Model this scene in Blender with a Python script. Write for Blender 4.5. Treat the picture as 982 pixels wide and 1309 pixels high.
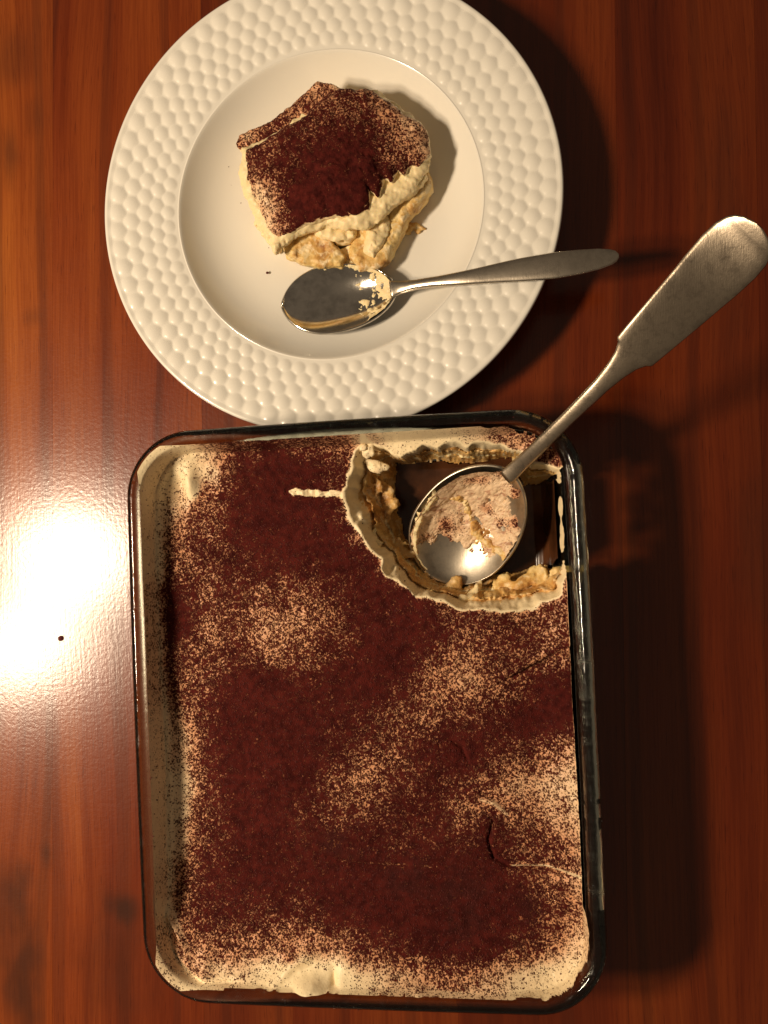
import bpy, bmesh, math, random
import numpy as np
from mathutils import Vector, Matrix

random.seed(7); RNG = np.random.default_rng(11)
scene = bpy.context.scene
for o in list(bpy.data.objects): bpy.data.objects.remove(o)
COL = scene.collection

# ------------------------------------------------------------------ camera
FPX, PW, PH = 1134.0, 982.0, 1309.0
CAM = np.array([0.08586507, 0.08765923, 0.49841816])
RT = np.array([[0.98747081, 0.04833897, 0.15021568],
               [-0.04468935, 0.99862017, -0.02757928],
               [-0.15134157, 0.02052069, 0.9882685]])      # columns: camera right, up, back
cd = bpy.data.cameras.new('camera'); cam = bpy.data.objects.new('camera', cd); COL.objects.link(cam)
cd.sensor_fit = 'VERTICAL'; cd.sensor_height = 36.0; cd.lens = FPX / PH * 36.0
cd.clip_start = 0.01; cd.clip_end = 50
M = Matrix.Identity(4)
for i in range(3):
    for j in range(3): M[i][j] = RT[i][j]
    M[i][3] = CAM[i]
cam.matrix_world = M
scene.camera = cam

# ------------------------------------------------------------------ light
w = bpy.data.worlds.new('World'); scene.world = w; w.use_nodes = True
bg = w.node_tree.nodes['Background']; bg.inputs[0].default_value = (1.0, 0.77, 0.55, 1); bg.inputs[1].default_value = 0.105
LAMP_COL = (1.0, 0.79, 0.56)
for x, y, p in ((-0.585, 0.080, 25.5), (-0.67, -0.055, 19.0)):
    ld = bpy.data.lights.new('lamp_bulb', 'POINT'); lo = bpy.data.objects.new('lamp_bulb', ld); COL.objects.link(lo)
    ld.energy = p; ld.color = LAMP_COL; ld.shadow_soft_size = 0.058; lo.location = (x, y, 0.76)
vs = scene.view_settings
vs.view_transform = 'Standard'; vs.look = 'None'; vs.exposure = 0.05; vs.gamma = 1.0; vs.use_curve_mapping = False
scene.render.engine = 'CYCLES'
scene.cycles.use_denoising = True
scene.cycles.max_bounces = 10; scene.cycles.transparent_max_bounces = 16
scene.cycles.caustics_reflective = False; scene.cycles.caustics_refractive = False

# ------------------------------------------------------------------ helpers
def at(px, py, z=0.0):
    """world point seen at photo pixel (px, py) at height z"""
    d = RT @ np.array([(px - PW / 2) / FPX, -(py - PH / 2) / FPX, -1.0])
    return CAM + d * (z - CAM[2]) / d[2]
def at2(pts, z): return np.array([at(x, y, z)[:2] for x, y in pts])

def _hash(i, j, k, seed):
    n = (i * 374761393 + j * 668265263 + k * 2147483647 + seed * 974711) & 0xFFFFFFFF
    n = ((n ^ (n >> 13)) * 1274126177) & 0xFFFFFFFF
    n = ((n ^ (n >> 16)) * 2246822519) & 0xFFFFFFFF
    return ((n ^ (n >> 15)) & 0xFFFFFF) / float(0xFFFFFF)
def vnoise(x, y, z=0.0, scale=1.0, seed=0):
    """smooth value noise in [-1, 1]; scale = features per metre"""
    x, y, z = np.broadcast_arrays(np.asarray(x, float) * scale + 1000, np.asarray(y, float) * scale + 1000, np.asarray(z, float) * scale + 1000)
    i, j, k = (np.floor(a).astype(np.int64) for a in (x, y, z))
    f = [a - np.floor(a) for a in (x, y, z)]; f = [a * a * (3 - 2 * a) for a in f]
    r = 0
    for a in (0, 1):
        for b in (0, 1):
            for c in (0, 1):
                wt = (f[0] if a else 1 - f[0]) * (f[1] if b else 1 - f[1]) * (f[2] if c else 1 - f[2])
                r = r + wt * _hash(i + a, j + b, k + c, seed)
    return r * 2 - 1
def fbm(x, y, z=0.0, scale=1.0, seed=0, oct=3):
    r, amp, tot = 0, 1.0, 0
    for o in range(oct):
        r = r + amp * vnoise(x, y, z, scale * 2.03 ** o, seed + o * 17); tot += amp; amp *= .55
    return r / tot
def sst(a, b, x):
    t = np.clip((x - a) / (b - a), 0, 1); return t * t * (3 - 2 * t)
def poly_sdf(X, Y, P):
    """signed distance to polygon, positive inside"""
    d = np.full(X.shape, 1e9); ins = np.zeros(X.shape, bool); n = len(P)
    for a in range(n):
        p, q = P[a], P[(a + 1) % n]; e = q - p
        wx, wy = X - p[0], Y - p[1]
        t = np.clip((wx * e[0] + wy * e[1]) / (e @ e), 0, 1)
        d = np.minimum(d, np.hypot(wx - e[0] * t, wy - e[1] * t))
        c = (p[1] > Y) != (q[1] > Y)
        xi = p[0] + (Y - p[1]) * e[0] / (e[1] if abs(e[1]) > 1e-12 else 1e-12)
        ins ^= c & (X < xi)
    return np.where(ins, d, -d)
def line_dist(X, Y, P):
    """distance to polyline, arc parameter 0..1 and side"""
    best = np.full(X.shape, 1e9); par = np.zeros(X.shape); side = np.zeros(X.shape); n = len(P) - 1
    for a in range(n):
        p, q = P[a], P[a + 1]; e = q - p; wx, wy = X - p[0], Y - p[1]
        t = np.clip((wx * e[0] + wy * e[1]) / (e @ e), 0, 1)
        d = np.hypot(wx - e[0] * t, wy - e[1] * t); m = d < best
        best = np.where(m, d, best); par = np.where(m, (a + t) / n, par); side = np.where(m, np.sign(e[0] * wy - e[1] * wx), side)
    return best, par, side

def mesh_obj(name, verts, faces, mat, parent=None, smooth=True, attrs=None):
    me = bpy.data.meshes.new(name)
    me.from_pydata(np.asarray(verts, float).tolist() if not isinstance(verts, list) else verts, [],
                   faces.tolist() if isinstance(faces, np.ndarray) else faces)
    me.update()
    if smooth: me.polygons.foreach_set('use_smooth', np.ones(len(me.polygons), bool))
    if attrs:
        for k, v in attrs.items():
            a = me.attributes.new(k, 'FLOAT', 'POINT'); a.data.foreach_set('value', np.asarray(v, np.float32))
    if mat: me.materials.append(mat)
    o = bpy.data.objects.new(name, me); COL.objects.link(o)
    if parent is not None: o.parent = parent
    return o
def thing(name, label, cat, loc=(0, 0, 0)):
    o = bpy.data.objects.new(name, None); COL.objects.link(o); o.location = loc; o.empty_display_size = .02
    o['label'] = label; o['category'] = cat
    return o
def local(o, v):
    """child meshes are written in world coordinates; bring them under their thing's base"""
    return np.asarray(v, float) - np.array(o.location)

def surface_nets(F, o, h):
    """mesh of F = 0 (inside negative) on a grid with origin o and step h"""
    nx, ny, nz = F.shape; s = F < 0
    cs = [(a, b, c) for a in (0, 1) for b in (0, 1) for c in (0, 1)]
    sh = lambda A, a, b, c: A[a:nx - 1 + a, b:ny - 1 + b, c:nz - 1 + c]
    cnt = sum(sh(s, *k).astype(int) for k in cs); act = (cnt > 0) & (cnt < 8)
    pos = np.zeros(act.shape + (3,)); num = np.zeros(act.shape)
    for k in cs:
        for ax in range(3):
            if k[ax]: continue
            k2 = list(k); k2[ax] = 1
            A, B = sh(F, *k), sh(F, *k2); cr = act & ((A < 0) != (B < 0))
            t = np.where(cr, A / np.where(A == B, 1, A - B), 0)
            p = np.zeros(act.shape + (3,)); p[...] = k; p[..., ax] = t
            pos += np.where(cr[..., None], p, 0); num += cr
    idx = -np.ones(act.shape, int); idx[act] = np.arange(act.sum())
    I = np.argwhere(act); V = (I + (pos[act] / num[act][:, None])) * h + np.asarray(o)
    faces = []
    for ax in range(3):
        u, v = (ax + 1) % 3, (ax + 2) % 3
        sl0 = [slice(1, -1)] * 3; sl0[ax] = slice(0, -1)
        sl1 = list(sl0); sl1[ax] = slice(1, None)
        a, b = s[tuple(sl0)], s[tuple(sl1)]; E = np.argwhere(a != b)
        if len(E) == 0: continue
        base = E.copy(); base[:, u] += 1; base[:, v] += 1
        flip = a[tuple(E.T)]
        def cell(du, dv):
            c = base.copy(); c[:, u] -= du; c[:, v] -= dv; return idx[tuple(c.T)]
        q = np.stack([cell(1, 1), cell(0, 1), cell(0, 0), cell(1, 0)], 1)
        q[~flip] = q[~flip][:, ::-1]
        faces.append(q)
    return V, np.concatenate(faces)
def grid3(lo, hi, h):
    ax = [np.arange(a, b + h, h) for a, b in zip(lo, hi)]
    return np.meshgrid(*ax, indexing='ij')
def smin(a, b, k):
    hh = np.clip(.5 + .5 * (b - a) / k, 0, 1); return b * (1 - hh) + a * hh - k * hh * (1 - hh)

# ------------------------------------------------------------------ materials
class N:
    def __init__(s, name):
        s.m = bpy.data.materials.new(name); s.m.use_nodes = True; s.t = s.m.node_tree; s.t.nodes.clear()
        s.out = s.t.nodes.new('ShaderNodeOutputMaterial')
    def n(s, typ, **kw):
        x = s.t.nodes.new('ShaderNode' + typ)
        for k, v in kw.items():
            if k.startswith('_'): setattr(x, k[1:], v)
        for k, v in kw.items():
            if not k.startswith('_'): s.set(x, k, v)
        return x
    def set(s, x, k, v):
        inp = x.inputs[int(k[1:])] if k[0] == 'i' and k[1:].isdigit() else x.inputs[k.replace('__', ' ')]
        if isinstance(v, bpy.types.NodeSocket): s.t.links.new(v, inp)
        elif hasattr(v, 'outputs'): s.t.links.new(v.outputs[0], inp)
        else: inp.default_value = v
    def math(s, op, a, b=None, clamp=False):
        kw = {'i0': a}
        if b is not None: kw['i1'] = b
        return s.n('Math', _operation=op, _use_clamp=clamp, **kw).outputs[0]
    def mix(s, f, a, b, blend='MIX'):
        x = s.t.nodes.new('ShaderNodeMix'); x.data_type = 'RGBA'; x.blend_type = blend
        for i, v in ((0, f), (6, a), (7, b)):
            if isinstance(v, bpy.types.NodeSocket): s.t.links.new(v, x.inputs[i])
            else: x.inputs[i].default_value = v if i == 0 or len(v) == 4 else (*v, 1)
        return x.outputs[2]
    def ramp(s, f, stops):
        x = s.n('ValToRGB', Fac=f); e = x.color_ramp.elements
        while len(e) < len(stops): e.new(.5)
        for k, (p, c) in zip(e, stops): k.position = p; k.color = (*c, 1) if len(c) == 3 else c
        return x.outputs[0]
    def smooth(s, v, a, b):
        return s.n('MapRange', _interpolation_type='SMOOTHSTEP', Value=v, From__Min=a, From__Max=b).outputs[0]
    def noise(s, vec, scale, detail=2.0, rough=.5, dist=0.0):
        return s.n('TexNoise', Vector=vec, Scale=scale, Detail=detail, Roughness=rough, Distortion=dist)
    def bump(s, h, dist, strength=1.0, normal=None):
        kw = dict(Height=h, Distance=dist, Strength=strength)
        if normal is not None: kw['Normal'] = normal
        return s.n('Bump', **kw).outputs[0]
    def done(s, sh):
        s.t.links.new(sh.outputs[0] if hasattr(sh, 'outputs') else sh, s.out.inputs[0]); return s.m
    def principled(s, **kw): return s.n('BsdfPrincipled', **kw)

TILT = math.atan((0.42392726 + 0.19341001) and (-0.18021688 + 0.20326133) / (0.42392726 + 0.19341001))   # board direction

def mat_wood():
    k = N('varnished_cherry_wood')
    pos = k.n('NewGeometry').outputs['Position']
    oi = k.n('ObjectInfo')
    rot = k.n('Mapping', Vector=pos, Rotation=(0, 0, TILT))
    off = k.n('CombineXYZ', X=k.math('MULTIPLY', oi.outputs['Random'], 3.7), Y=k.math('MULTIPLY', oi.outputs['Random'], 9.1))
    v = k.n('VectorMath', _operation='ADD', i0=rot.outputs[0], i1=off.outputs[0]).outputs[0]
    st = lambda sx, sy: k.n('Mapping', Vector=v, Scale=(sx, sy, 1)).outputs[0]
    warp = k.noise(st(6, 2.2), 1.0, 2)
    wv = k.n('VectorMath', _operation='MULTIPLY_ADD', i0=warp.outputs['Color'], i1=(.035, .0, 0), i2=v).outputs[0]
    st2 = lambda sx, sy: k.n('Mapping', Vector=wv, Scale=(sx, sy, 1)).outputs[0]
    broad = k.noise(st2(16, 1.4), 1.0, 3, .55)
    mid = k.noise(st2(110, 3.0), 1.0, 4, .6, .3)
    fine = k.noise(st2(700, 14), 1.0, 3, .65)
    pore = k.noise(st2(1500, 60), 1.0, 1, .5)
    base = k.ramp(broad.outputs[0], [(.25, (.092, .0145, .0036)), (.46, (.165, .0285, .0055)), (.60, (.222, .046, .0080)), (.78, (.31, .084, .0135))])
    c = k.mix(k.smooth(mid.outputs[0], .52, .30), base, (.80, .72, .66), 'MULTIPLY')
    c = k.mix(k.smooth(fine.outputs[0], .40, .62), k.mix(1.0, c, (.84, .78, .74), 'MULTIPLY'), c)
    c = k.mix(k.smooth(pore.outputs[0], .63, .72), c, k.mix(1.0, c, (.70, .64, .60), 'MULTIPLY'))
    # thin dark growth lines
    ln = k.n('TexWave', Vector=st2(1, .06), Scale=9.0, Distortion=3.0, Detail=2.0, Detail__Scale=1.6)
    c = k.mix(k.math('MULTIPLY', k.smooth(ln.outputs[1], .86, .99), .34), c, (.05, .011, .005))
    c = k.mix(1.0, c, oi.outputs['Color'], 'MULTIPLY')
    # knots and dark figure, where the wood has them
    for (px, py, rx, ry, f) in ((158, 1160, .010, .010, .8), (150, 1230, .022, .045, .4), (22, 70, .014, .020, .35), (45, 150, .008, .012, .25), (42, 405, .007, .006, .25), (30, 1240, .012, .05, .8),
                                (12, 200, .006, .02, .5), (60, 1090, .004, .008, .5), (965, 690, .012, .05, .35), (930, 300, .01, .08, .3), (5, 1160, .014, .03, .4)):
        p = at(px, py)
        d = k.n('Mapping', Vector=k.n('VectorMath', _operation='SUBTRACT', i0=pos, i1=tuple(p)).outputs[0], Scale=(1 / rx, 1 / ry, 1))
        nz = k.noise(st(60, 30), 1.0, 2)
        r = k.math('ADD', k.n('VectorMath', _operation='LENGTH', i0=d.outputs[0]).outputs['Value'], k.math('MULTIPLY', k.math('SUBTRACT', nz.outputs[0], .5), 1.6))
        c = k.mix(k.math('MULTIPLY', k.smooth(r, 1.5, .1), f), c, (.035, .012, .006))
    peel = k.noise(pos, 420, 3, .6)
    scr = k.n('TexVoronoi', _feature='DISTANCE_TO_EDGE', Vector=k.n('Mapping', Vector=pos, Rotation=(0, 0, .9), Scale=(60, 9, 1)).outputs[0], Scale=1.0)
    b = k.bump(peel.outputs[0], .00007, 1.0)
    b = k.bump(fine.outputs[0], .00006, .6, b)
    b2 = k.bump(k.smooth(scr.outputs[0], .0, .012), .00004, .5, b)
    dust = k.noise(pos, 55, 3)
    rough = k.n('MapRange', Value=dust.outputs[0], From__Min=.3, From__Max=.7, To__Min=.30, To__Max=.38).outputs[0]
    p = k.principled(Base__Color=c, Roughness=rough, Normal=b2, IOR=1.48)
    p.inputs['Coat Weight'].default_value = .85; p.inputs['Coat Roughness'].default_value = .19; p.inputs['Specular IOR Level'].default_value = .10
    k.set(p, 'Coat Normal', b)
    return k.done(p)

def cocoa_mask(k, pos, d):
    """speckled cover of cocoa grains; d = cover 0..1"""
    wob = k.noise(pos, 1200, 2, .6)
    wv = k.n('VectorMath', _operation='MULTIPLY_ADD', i0=wob.outputs['Color'], i1=(.0011, .0011, .0011), i2=pos).outputs[0]
    v1 = k.n('TexVoronoi', Vector=wv, Scale=980.0)
    v2 = k.n('TexVoronoi', Vector=wv, Scale=1500.0)
    r1 = k.n('SeparateColor', Color=v1.outputs['Color']).outputs[0]
    r2 = k.n('SeparateColor', Color=v2.outputs['Color']).outputs[1]
    clump = k.noise(pos, 210, 3, .6)
    cl = k.math('MULTIPLY', k.math('SUBTRACT', clump.outputs[0], .5), .75)
    de = k.math('ADD', d, k.math('MULTIPLY', cl, k.smooth(d, .02, .3)))
    a = k.math('SUBTRACT', k.math('MULTIPLY', de, 1.16), k.math('ADD', k.math('MULTIPLY', r1, .75), k.math('MULTIPLY', v1.outputs['Distance'], .62)))
    b = k.math('SUBTRACT', k.math('MULTIPLY', de, 1.06), k.math('ADD', k.math('MULTIPLY', r2, .85), k.math('MULTIPLY', v2.outputs['Distance'], .55)))
    return k.smooth(k.math('MAXIMUM', a, b), -.20, .17)

def mat_cream(name='mascarpone_cream', base=(.90, .745, .47), cocoa=True, streak=None):
    k = N(name); pos = k.n('NewGeometry').outputs['Position']
    nz = k.noise(pos, 130, 4, .6)
    c = k.mix(nz.outputs[0], tuple(x * .93 for x in base), tuple(min(1, x * 1.04) for x in base))
    if streak:
        sk = k.noise(k.n('Mapping', Vector=pos, Rotation=(0, 0, .8), Scale=(160, 420, 200)).outputs[0], 1.0, 4, .65, .8)
        c = k.mix(k.math('MULTIPLY', k.smooth(sk.outputs[0], .50, .66), .85), c, streak)
    fine = k.noise(pos, 620, 3, .6)
    b = k.bump(nz.outputs[0], .0009, .55); b = k.bump(fine.outputs[0], .00022, .6, b)
    rough = .42
    if cocoa:
        d = k.n('Attribute', _attribute_name='cocoa').outputs['Fac']
        m = cocoa_mask(k, pos, d)
        cn = k.noise(pos, 260, 3, .6)
        big = k.noise(pos, 45, 3, .6)
        cc = k.mix(k.smooth(cn.outputs[0], .3, .7), (.048, .0070, .0058), (.102, .0145, .0105))
        cc = k.mix(k.smooth(big.outputs[0], .35, .7), cc, k.mix(1.0, cc, (.72, .68, .70), 'MULTIPLY'))
        cc = k.mix(k.smooth(d, .0, .65), (.155, .034, .0180), cc)
        stain = k.mix(k.smooth(d, .55, .95), k.mix(k.smooth(d, .08, .55), c, (.68, .32, .16)), (.36, .115, .05))     # cream between the grains takes up the cocoa
        c = k.mix(m, stain, cc)
        damp = None
        for px, py, rr in ((435, 1085, .016), (590, 1150, .026), (690, 1160, .016), (520, 1120, .018)):
            g_ = k.smooth(k.n('VectorMath', _operation='DISTANCE', i0=pos, i1=tuple(at(px, py, .041))).outputs['Value'], rr, rr * .3)
            damp = g_ if damp is None else k.math('MAXIMUM', damp, g_)
        damp = k.math('MULTIPLY', damp, k.smooth(k.noise(pos, 70, 3, .6).outputs[0], .42, .58))
        c = k.mix(k.math('MULTIPLY', k.math('MULTIPLY', damp, m), .6), c, (.036, .0065, .005))
        gr = k.noise(pos, 1500, 2, .7)
        b = k.bump(k.math('MULTIPLY', m, k.math('ADD', gr.outputs[0], .5)), .0008, 1.0, b)
        rough = k.math('SUBTRACT', k.math('ADD', k.math('MULTIPLY', m, .48), .42), k.math('MULTIPLY', damp, .50))
    p = k.principled(Base__Color=c, Roughness=rough, Normal=b)
    k.set(p, 'Specular IOR Level', k.math('SUBTRACT', .30, k.math('MULTIPLY', m, .22))) if cocoa else k.set(p, 'Specular IOR Level', .3)
    if not cocoa:
        p.inputs['Subsurface Weight'].default_value = .25; p.inputs['Subsurface Radius'].default_value = (.004, .0025, .0012); p.inputs['Subsurface Scale'].default_value = .6
    return k.done(p)

def mat_sponge(name='soaked_sponge', creamy=True):
    k = N(name); pos = k.n('NewGeometry').outputs['Position']
    a = k.noise(pos, 95, 4, .65); f = k.noise(pos, 700, 3, .7)
    v = k.n('TexVoronoi', Vector=pos, Scale=520.0)
    c = k.ramp(a.outputs[0], [(.28, (.30, .12, .035)), (.42, (.60, .34, .10)), (.55, (.76, .53, .20)), (.72, (.84, .68, .34))])
    e = k.noise(pos, 160, 4, .65, .6)
    c = k.mix(k.math('MULTIPLY', k.smooth(e.outputs[0], .50, .64), .80 if creamy else .72), c, (.84, .69, .42))
    if not creamy: c = k.mix(1.0, c, (.92, .83, .76), 'MULTIPLY')
    c = k.mix(k.math('MULTIPLY', k.smooth(f.outputs[0], .56, .76), .35), c, (.34, .14, .045))
    h = k.math('ADD', v.outputs['Distance'], f.outputs[0])
    b = k.bump(h, .00032, .7)
    p = k.principled(Base__Color=c, Roughness=.46, Normal=b); p.inputs['Specular IOR Level'].default_value = .4
    return k.done(p)

def mat_coffee():
    k = N('coffee_liquid'); pos = k.n('NewGeometry').outputs['Position']
    n = k.noise(pos, 60, 3); v = k.noise(k.n('Mapping', Vector=pos, Scale=(300, 40, 60)).outputs[0], 1.0, 3)
    c = k.mix(k.smooth(n.outputs[0], .35, .75), (.034, .0120, .0045), (.085, .030, .011))
    p = k.principled(Base__Color=c, Roughness=.22, Normal=k.bump(v.outputs[0], .0004, .35))
    return k.done(p)

def mat_thin_glass():
    k = N('dish_glass')
    pos = k.n('NewGeometry').outputs['Position']
    b = k.bump(k.noise(pos, 40, 2).outputs[0], .0006, .4)
    tr = k.n('BsdfTransparent', Color=(.88, .93, .87, 1)); gl = k.n('BsdfGlossy', Color=(1, 1, 1, 1), Roughness=.03, Normal=b)
    fr = k.n('Fresnel', IOR=1.47, Normal=b)
    return k.done(k.n('MixShader', Fac=fr.outputs[0], i1=tr.outputs[0], i2=gl.outputs[0]))
def mat_rim_glass():
    k = N('rim_glass'); pos = k.n('NewGeometry').outputs['Position']
    b = k.bump(k.noise(pos, 120, 3).outputs[0], .0005, .5)
    sm = k.noise(pos, 170, 4, .65)
    p = k.principled(Base__Color=(.58, .60, .50, 1), IOR=1.47, Normal=b)
    k.set(p, 'Roughness', k.n('MapRange', Value=sm.outputs[0], From__Min=.45, From__Max=.75, To__Min=.03, To__Max=.35).outputs[0])
    p.inputs['Transmission Weight'].default_value = 1.0
    return k.done(p)

def mat_ceramic():
    k = N('glazed_white_ceramic'); pos = k.n('NewGeometry').outputs['Position']
    n = k.noise(pos, 35, 3)
    c = k.mix(n.outputs[0], (.80, .765, .68), (.82, .79, .71))
    p = k.principled(Base__Color=c, Roughness=.2, IOR=1.5, Normal=k.bump(k.noise(pos, 300, 2).outputs[0], .00006, .5))
    p.inputs['Coat Weight'].default_value = .5; p.inputs['Coat Roughness'].default_value = .06
    return k.done(p)

def mat_metal(name, col, r0, r1, scratch):
    k = N(name); pos = k.n('NewGeometry').outputs['Position']
    a = k.noise(pos, 120, 4, .65); f = k.noise(pos, 900, 3, .7)
    pat = k.noise(pos, 330, 4, .7)
    c = k.mix(k.smooth(a.outputs[0], .40, .70), col, tuple(x * .66 for x in col))
    c = k.mix(k.math('MULTIPLY', k.smooth(pat.outputs[0], .45, .70), min(.45, .5 * scratch)), c, tuple(x * .5 for x in col))
    r = k.n('MapRange', Value=a.outputs[0], From__Min=.3, From__Max=.7, To__Min=r0, To__Max=r1).outputs[0]
    g = k.noise(k.n('Mapping', Vector=pos, Rotation=(0, 0, .8), Scale=(2600, 160, 400)).outputs[0], 1.0, 2, .6)
    b = k.bump(f.outputs[0], .00005 * scratch, 1.0); b = k.bump(g.outputs[0], .00004 * scratch, 1.0, b)
    p = k.principled(Base__Color=c, Metallic=1.0, Roughness=r, Normal=b)
    return k.done(p)
def mat_plain(name, c, r=.8):
    k = N(name); pos = k.n('NewGeometry').outputs['Position']
    n = k.noise(pos, 900, 3)
    return k.done(k.principled(Base__Color=k.mix(n.outputs[0], tuple(x * .7 for x in c), tuple(x * 1.25 for x in c)), Roughness=r))

WOOD = mat_wood(); CREAM = mat_cream(); CREAM_PLAIN = mat_cream('whipped_cream', (.86, .70, .40), False)
SPONGE = mat_sponge(); WET_SPONGE = mat_sponge('coffee_soaked_sponge', False); COFFEE = mat_coffee(); GLASS = mat_thin_glass(); RIMGLASS = mat_rim_glass(); CERAMIC = mat_ceramic()
OLD_SILVER = mat_metal('tarnished_silver_plate', (.54, .45, .34), .24, .38, .9)
STEEL = mat_metal('polished_steel', (.84, .79, .70), .08, .17, .25)
STAINED = mat_cream('cocoa_streaked_cream', (.76, .56, .36), streak=(.40, .20, .12))
SPOON_BOWL = mat_metal('worn_silver_bowl', (.66, .58, .46), .30, .42, .5)
SATIN = mat_metal('satin_steel', (.60, .53, .43), .24, .34, .5)
COCOA = mat_plain('cocoa_grain', (.085, .010, .0075), .9)

# ------------------------------------------------------------------ the table
table = thing('dining_table', 'varnished red brown wooden table top made of long boards', 'table')
ca, sa = math.cos(TILT), math.sin(TILT)
seam_px = [67.5, 259, 371, 580, 795, 975]
ux = []
for p in seam_px:
    q = at(p, 654); ux.append(q[0] * ca - q[1] * sa)
ux = [ux[0] - .36, ux[0] - .27, ux[0] - .175, ux[0] - .088] + ux + [ux[-1] + .09, ux[-1] + .185, ux[-1] + .27, ux[-1] + .36]
tints = {3: (1.35, 1.60, 1.3), 4: (1.02, .98, .9), 5: (.80, .76, .8), 6: (.86, .80, .8), 7: (.84, .76, .7), 8: (.74, .62, .55), 9: (.64, .52, .46), 10: (.62, .5, .45), 11: (.66, .5, .45)}  # board tones; boards towards the right also have light falloff painted in
for i in range(len(ux) - 1):
    a, b = ux[i] + .00004, ux[i + 1] - .00004; y0, y1, t = -.75, .85, .028
    sec = [(a, 0), (b, 0), (b, -t), (a, -t)]
    vs_, fs_ = [], []
    for yy in (y0, y1):
        for (u, z) in sec: vs_.append((u * ca + yy * sa, -u * sa + yy * ca, z))
    for j in range(4): fs_.append((j, (j + 1) % 4, (j + 1) % 4 + 4, j + 4)[::-1])
    fs_ += [tuple(range(4)), tuple(range(7, 3, -1))]
    pl = mesh_obj('plank', vs_, fs_, WOOD, table, smooth=False)
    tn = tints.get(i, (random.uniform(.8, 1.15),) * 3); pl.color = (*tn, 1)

# ------------------------------------------------------------------ glass dish
DW, DH, DR = .1175, .14738, .034
def rr_loop(inset, n=14, ns=22):
    """rounded rectangle loop at an inset from the dish's outer edge"""
    hx, hy = DW - inset, DH - inset; r = max(DR - inset, .010); pts = []
    for q, (cx, cy) in enumerate(((hx - r, hy - r), (-hx + r, hy - r), (-hx + r, -hy + r), (hx - r, -hy + r))):
        for k in range(n + 1):
            a = math.pi / 2 * (q + k / n); pts.append((cx + r * math.cos(a), cy + r * math.sin(a)))
        nx = ((-hx + r, hy), (-hx, -hy + r), (hx - r, -hy), (hx, hy - r))[q]
        last = pts[-1]
        for k in range(1, ns): pts.append((last[0] + (nx[0] - last[0]) * k / ns, last[1] + (nx[1] - last[1]) * k / ns))
    # sides bow out a touch, as pressed glass does
    return [(x + .0010 * math.copysign(1, x) * max(0, 1 - (y / hy) ** 2) * (abs(x) / hx) ** 4, y + .0008 * math.copysign(1, y) * max(0, 1 - (x / hx) ** 2) * (abs(y) / hy) ** 4) for x, y in pts]
def loft(profile, closed, cap0=False, cap1=False):
    v, f = [], []; n = None
    for (ins, z) in profile:
        lp = rr_loop(ins); n = len(lp); v += [(x, y, z) for x, y in lp]
    m = len(profile)
    for i in range(m if closed else m - 1):
        for j in range(n):
            a, b = i * n + j, i * n + (j + 1) % n; c, d = ((i + 1) % m) * n + (j + 1) % n, ((i + 1) % m) * n + j
            f.append((a, b, c, d))
    if cap0: f.append(tuple(range(n))[::-1])
    if cap1: f.append(tuple(range((m - 1) * n, m * n)))
    return v, f
def inset_in(z):            # inner glass wall
    return np.interp(z, [.006, .010, .016, .047, .054, .058, .0592, .0602], [.0262, .0190, .0158, .0098, .0084, .0074, .0056, .0040])
dish = thing('baking_dish', 'clear rectangular glass baking dish with rounded corners and thick rim', 'baking dish')
body_prof = [(.0265, .0004), (.0215, .0012), (.0178, .0045), (.0118, .030), (.0072, .0462),
             (.0094, .0462), (.0152, .0160), (.0184, .0100), (.0256, .0062)]
v, f = loft(body_prof, False, True, True); mesh_obj('dish_wall', v, f, GLASS, dish)
rim_prof = [(.0072, .0466), (.0056, .0490), (.0030, .0508), (.0008, .0528), (.0, .0552), (.0006, .0576), (.0022, .0591), (.0042, .0594), (.0060, .0585), (.0072, .0564), (.0081, .0530), (.0092, .0466)]
v, f = loft(rim_prof, True); mesh_obj('rim', v, f, RIMGLASS, dish)

# ------------------------------------------------------------------ tiramisu in the dish
ZT = .0410
tira = thing('tiramisu', 'tiramisu dusted with cocoa filling the glass dish, one corner scooped out', 'dessert')
h = .00055
gx = np.arange(-.110, .1105, h); gy = np.arange(-.140, .1405, h)
X, Y = np.meshgrid(gx, gy, indexing='ij')
EDGE = .0042
def rr_sdf(X, Y, inset):
    hx, hy, r = DW - inset, DH - inset, DR - inset
    qx, qy = np.abs(X) - (hx - r), np.abs(Y) - (hy - r)
    return -(np.hypot(np.maximum(qx, 0), np.maximum(qy, 0)) + np.minimum(np.maximum(qx, qy), 0) - r)   # positive inside
S = rr_sdf(X, Y, EDGE)
# snap the outside ring on to the outline
gxn = (rr_sdf(X + 1e-5, Y, EDGE) - rr_sdf(X - 1e-5, Y, EDGE)) / 2e-5; gyn = (rr_sdf(X, Y + 1e-5, EDGE) - rr_sdf(X, Y - 1e-5, EDGE)) / 2e-5
out = S < 0
keep_v = S > -1.5 * h
X = np.where(out, X - gxn * S, X); Y = np.where(out, Y - gyn * S, Y); S = np.maximum(S, 0)

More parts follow.
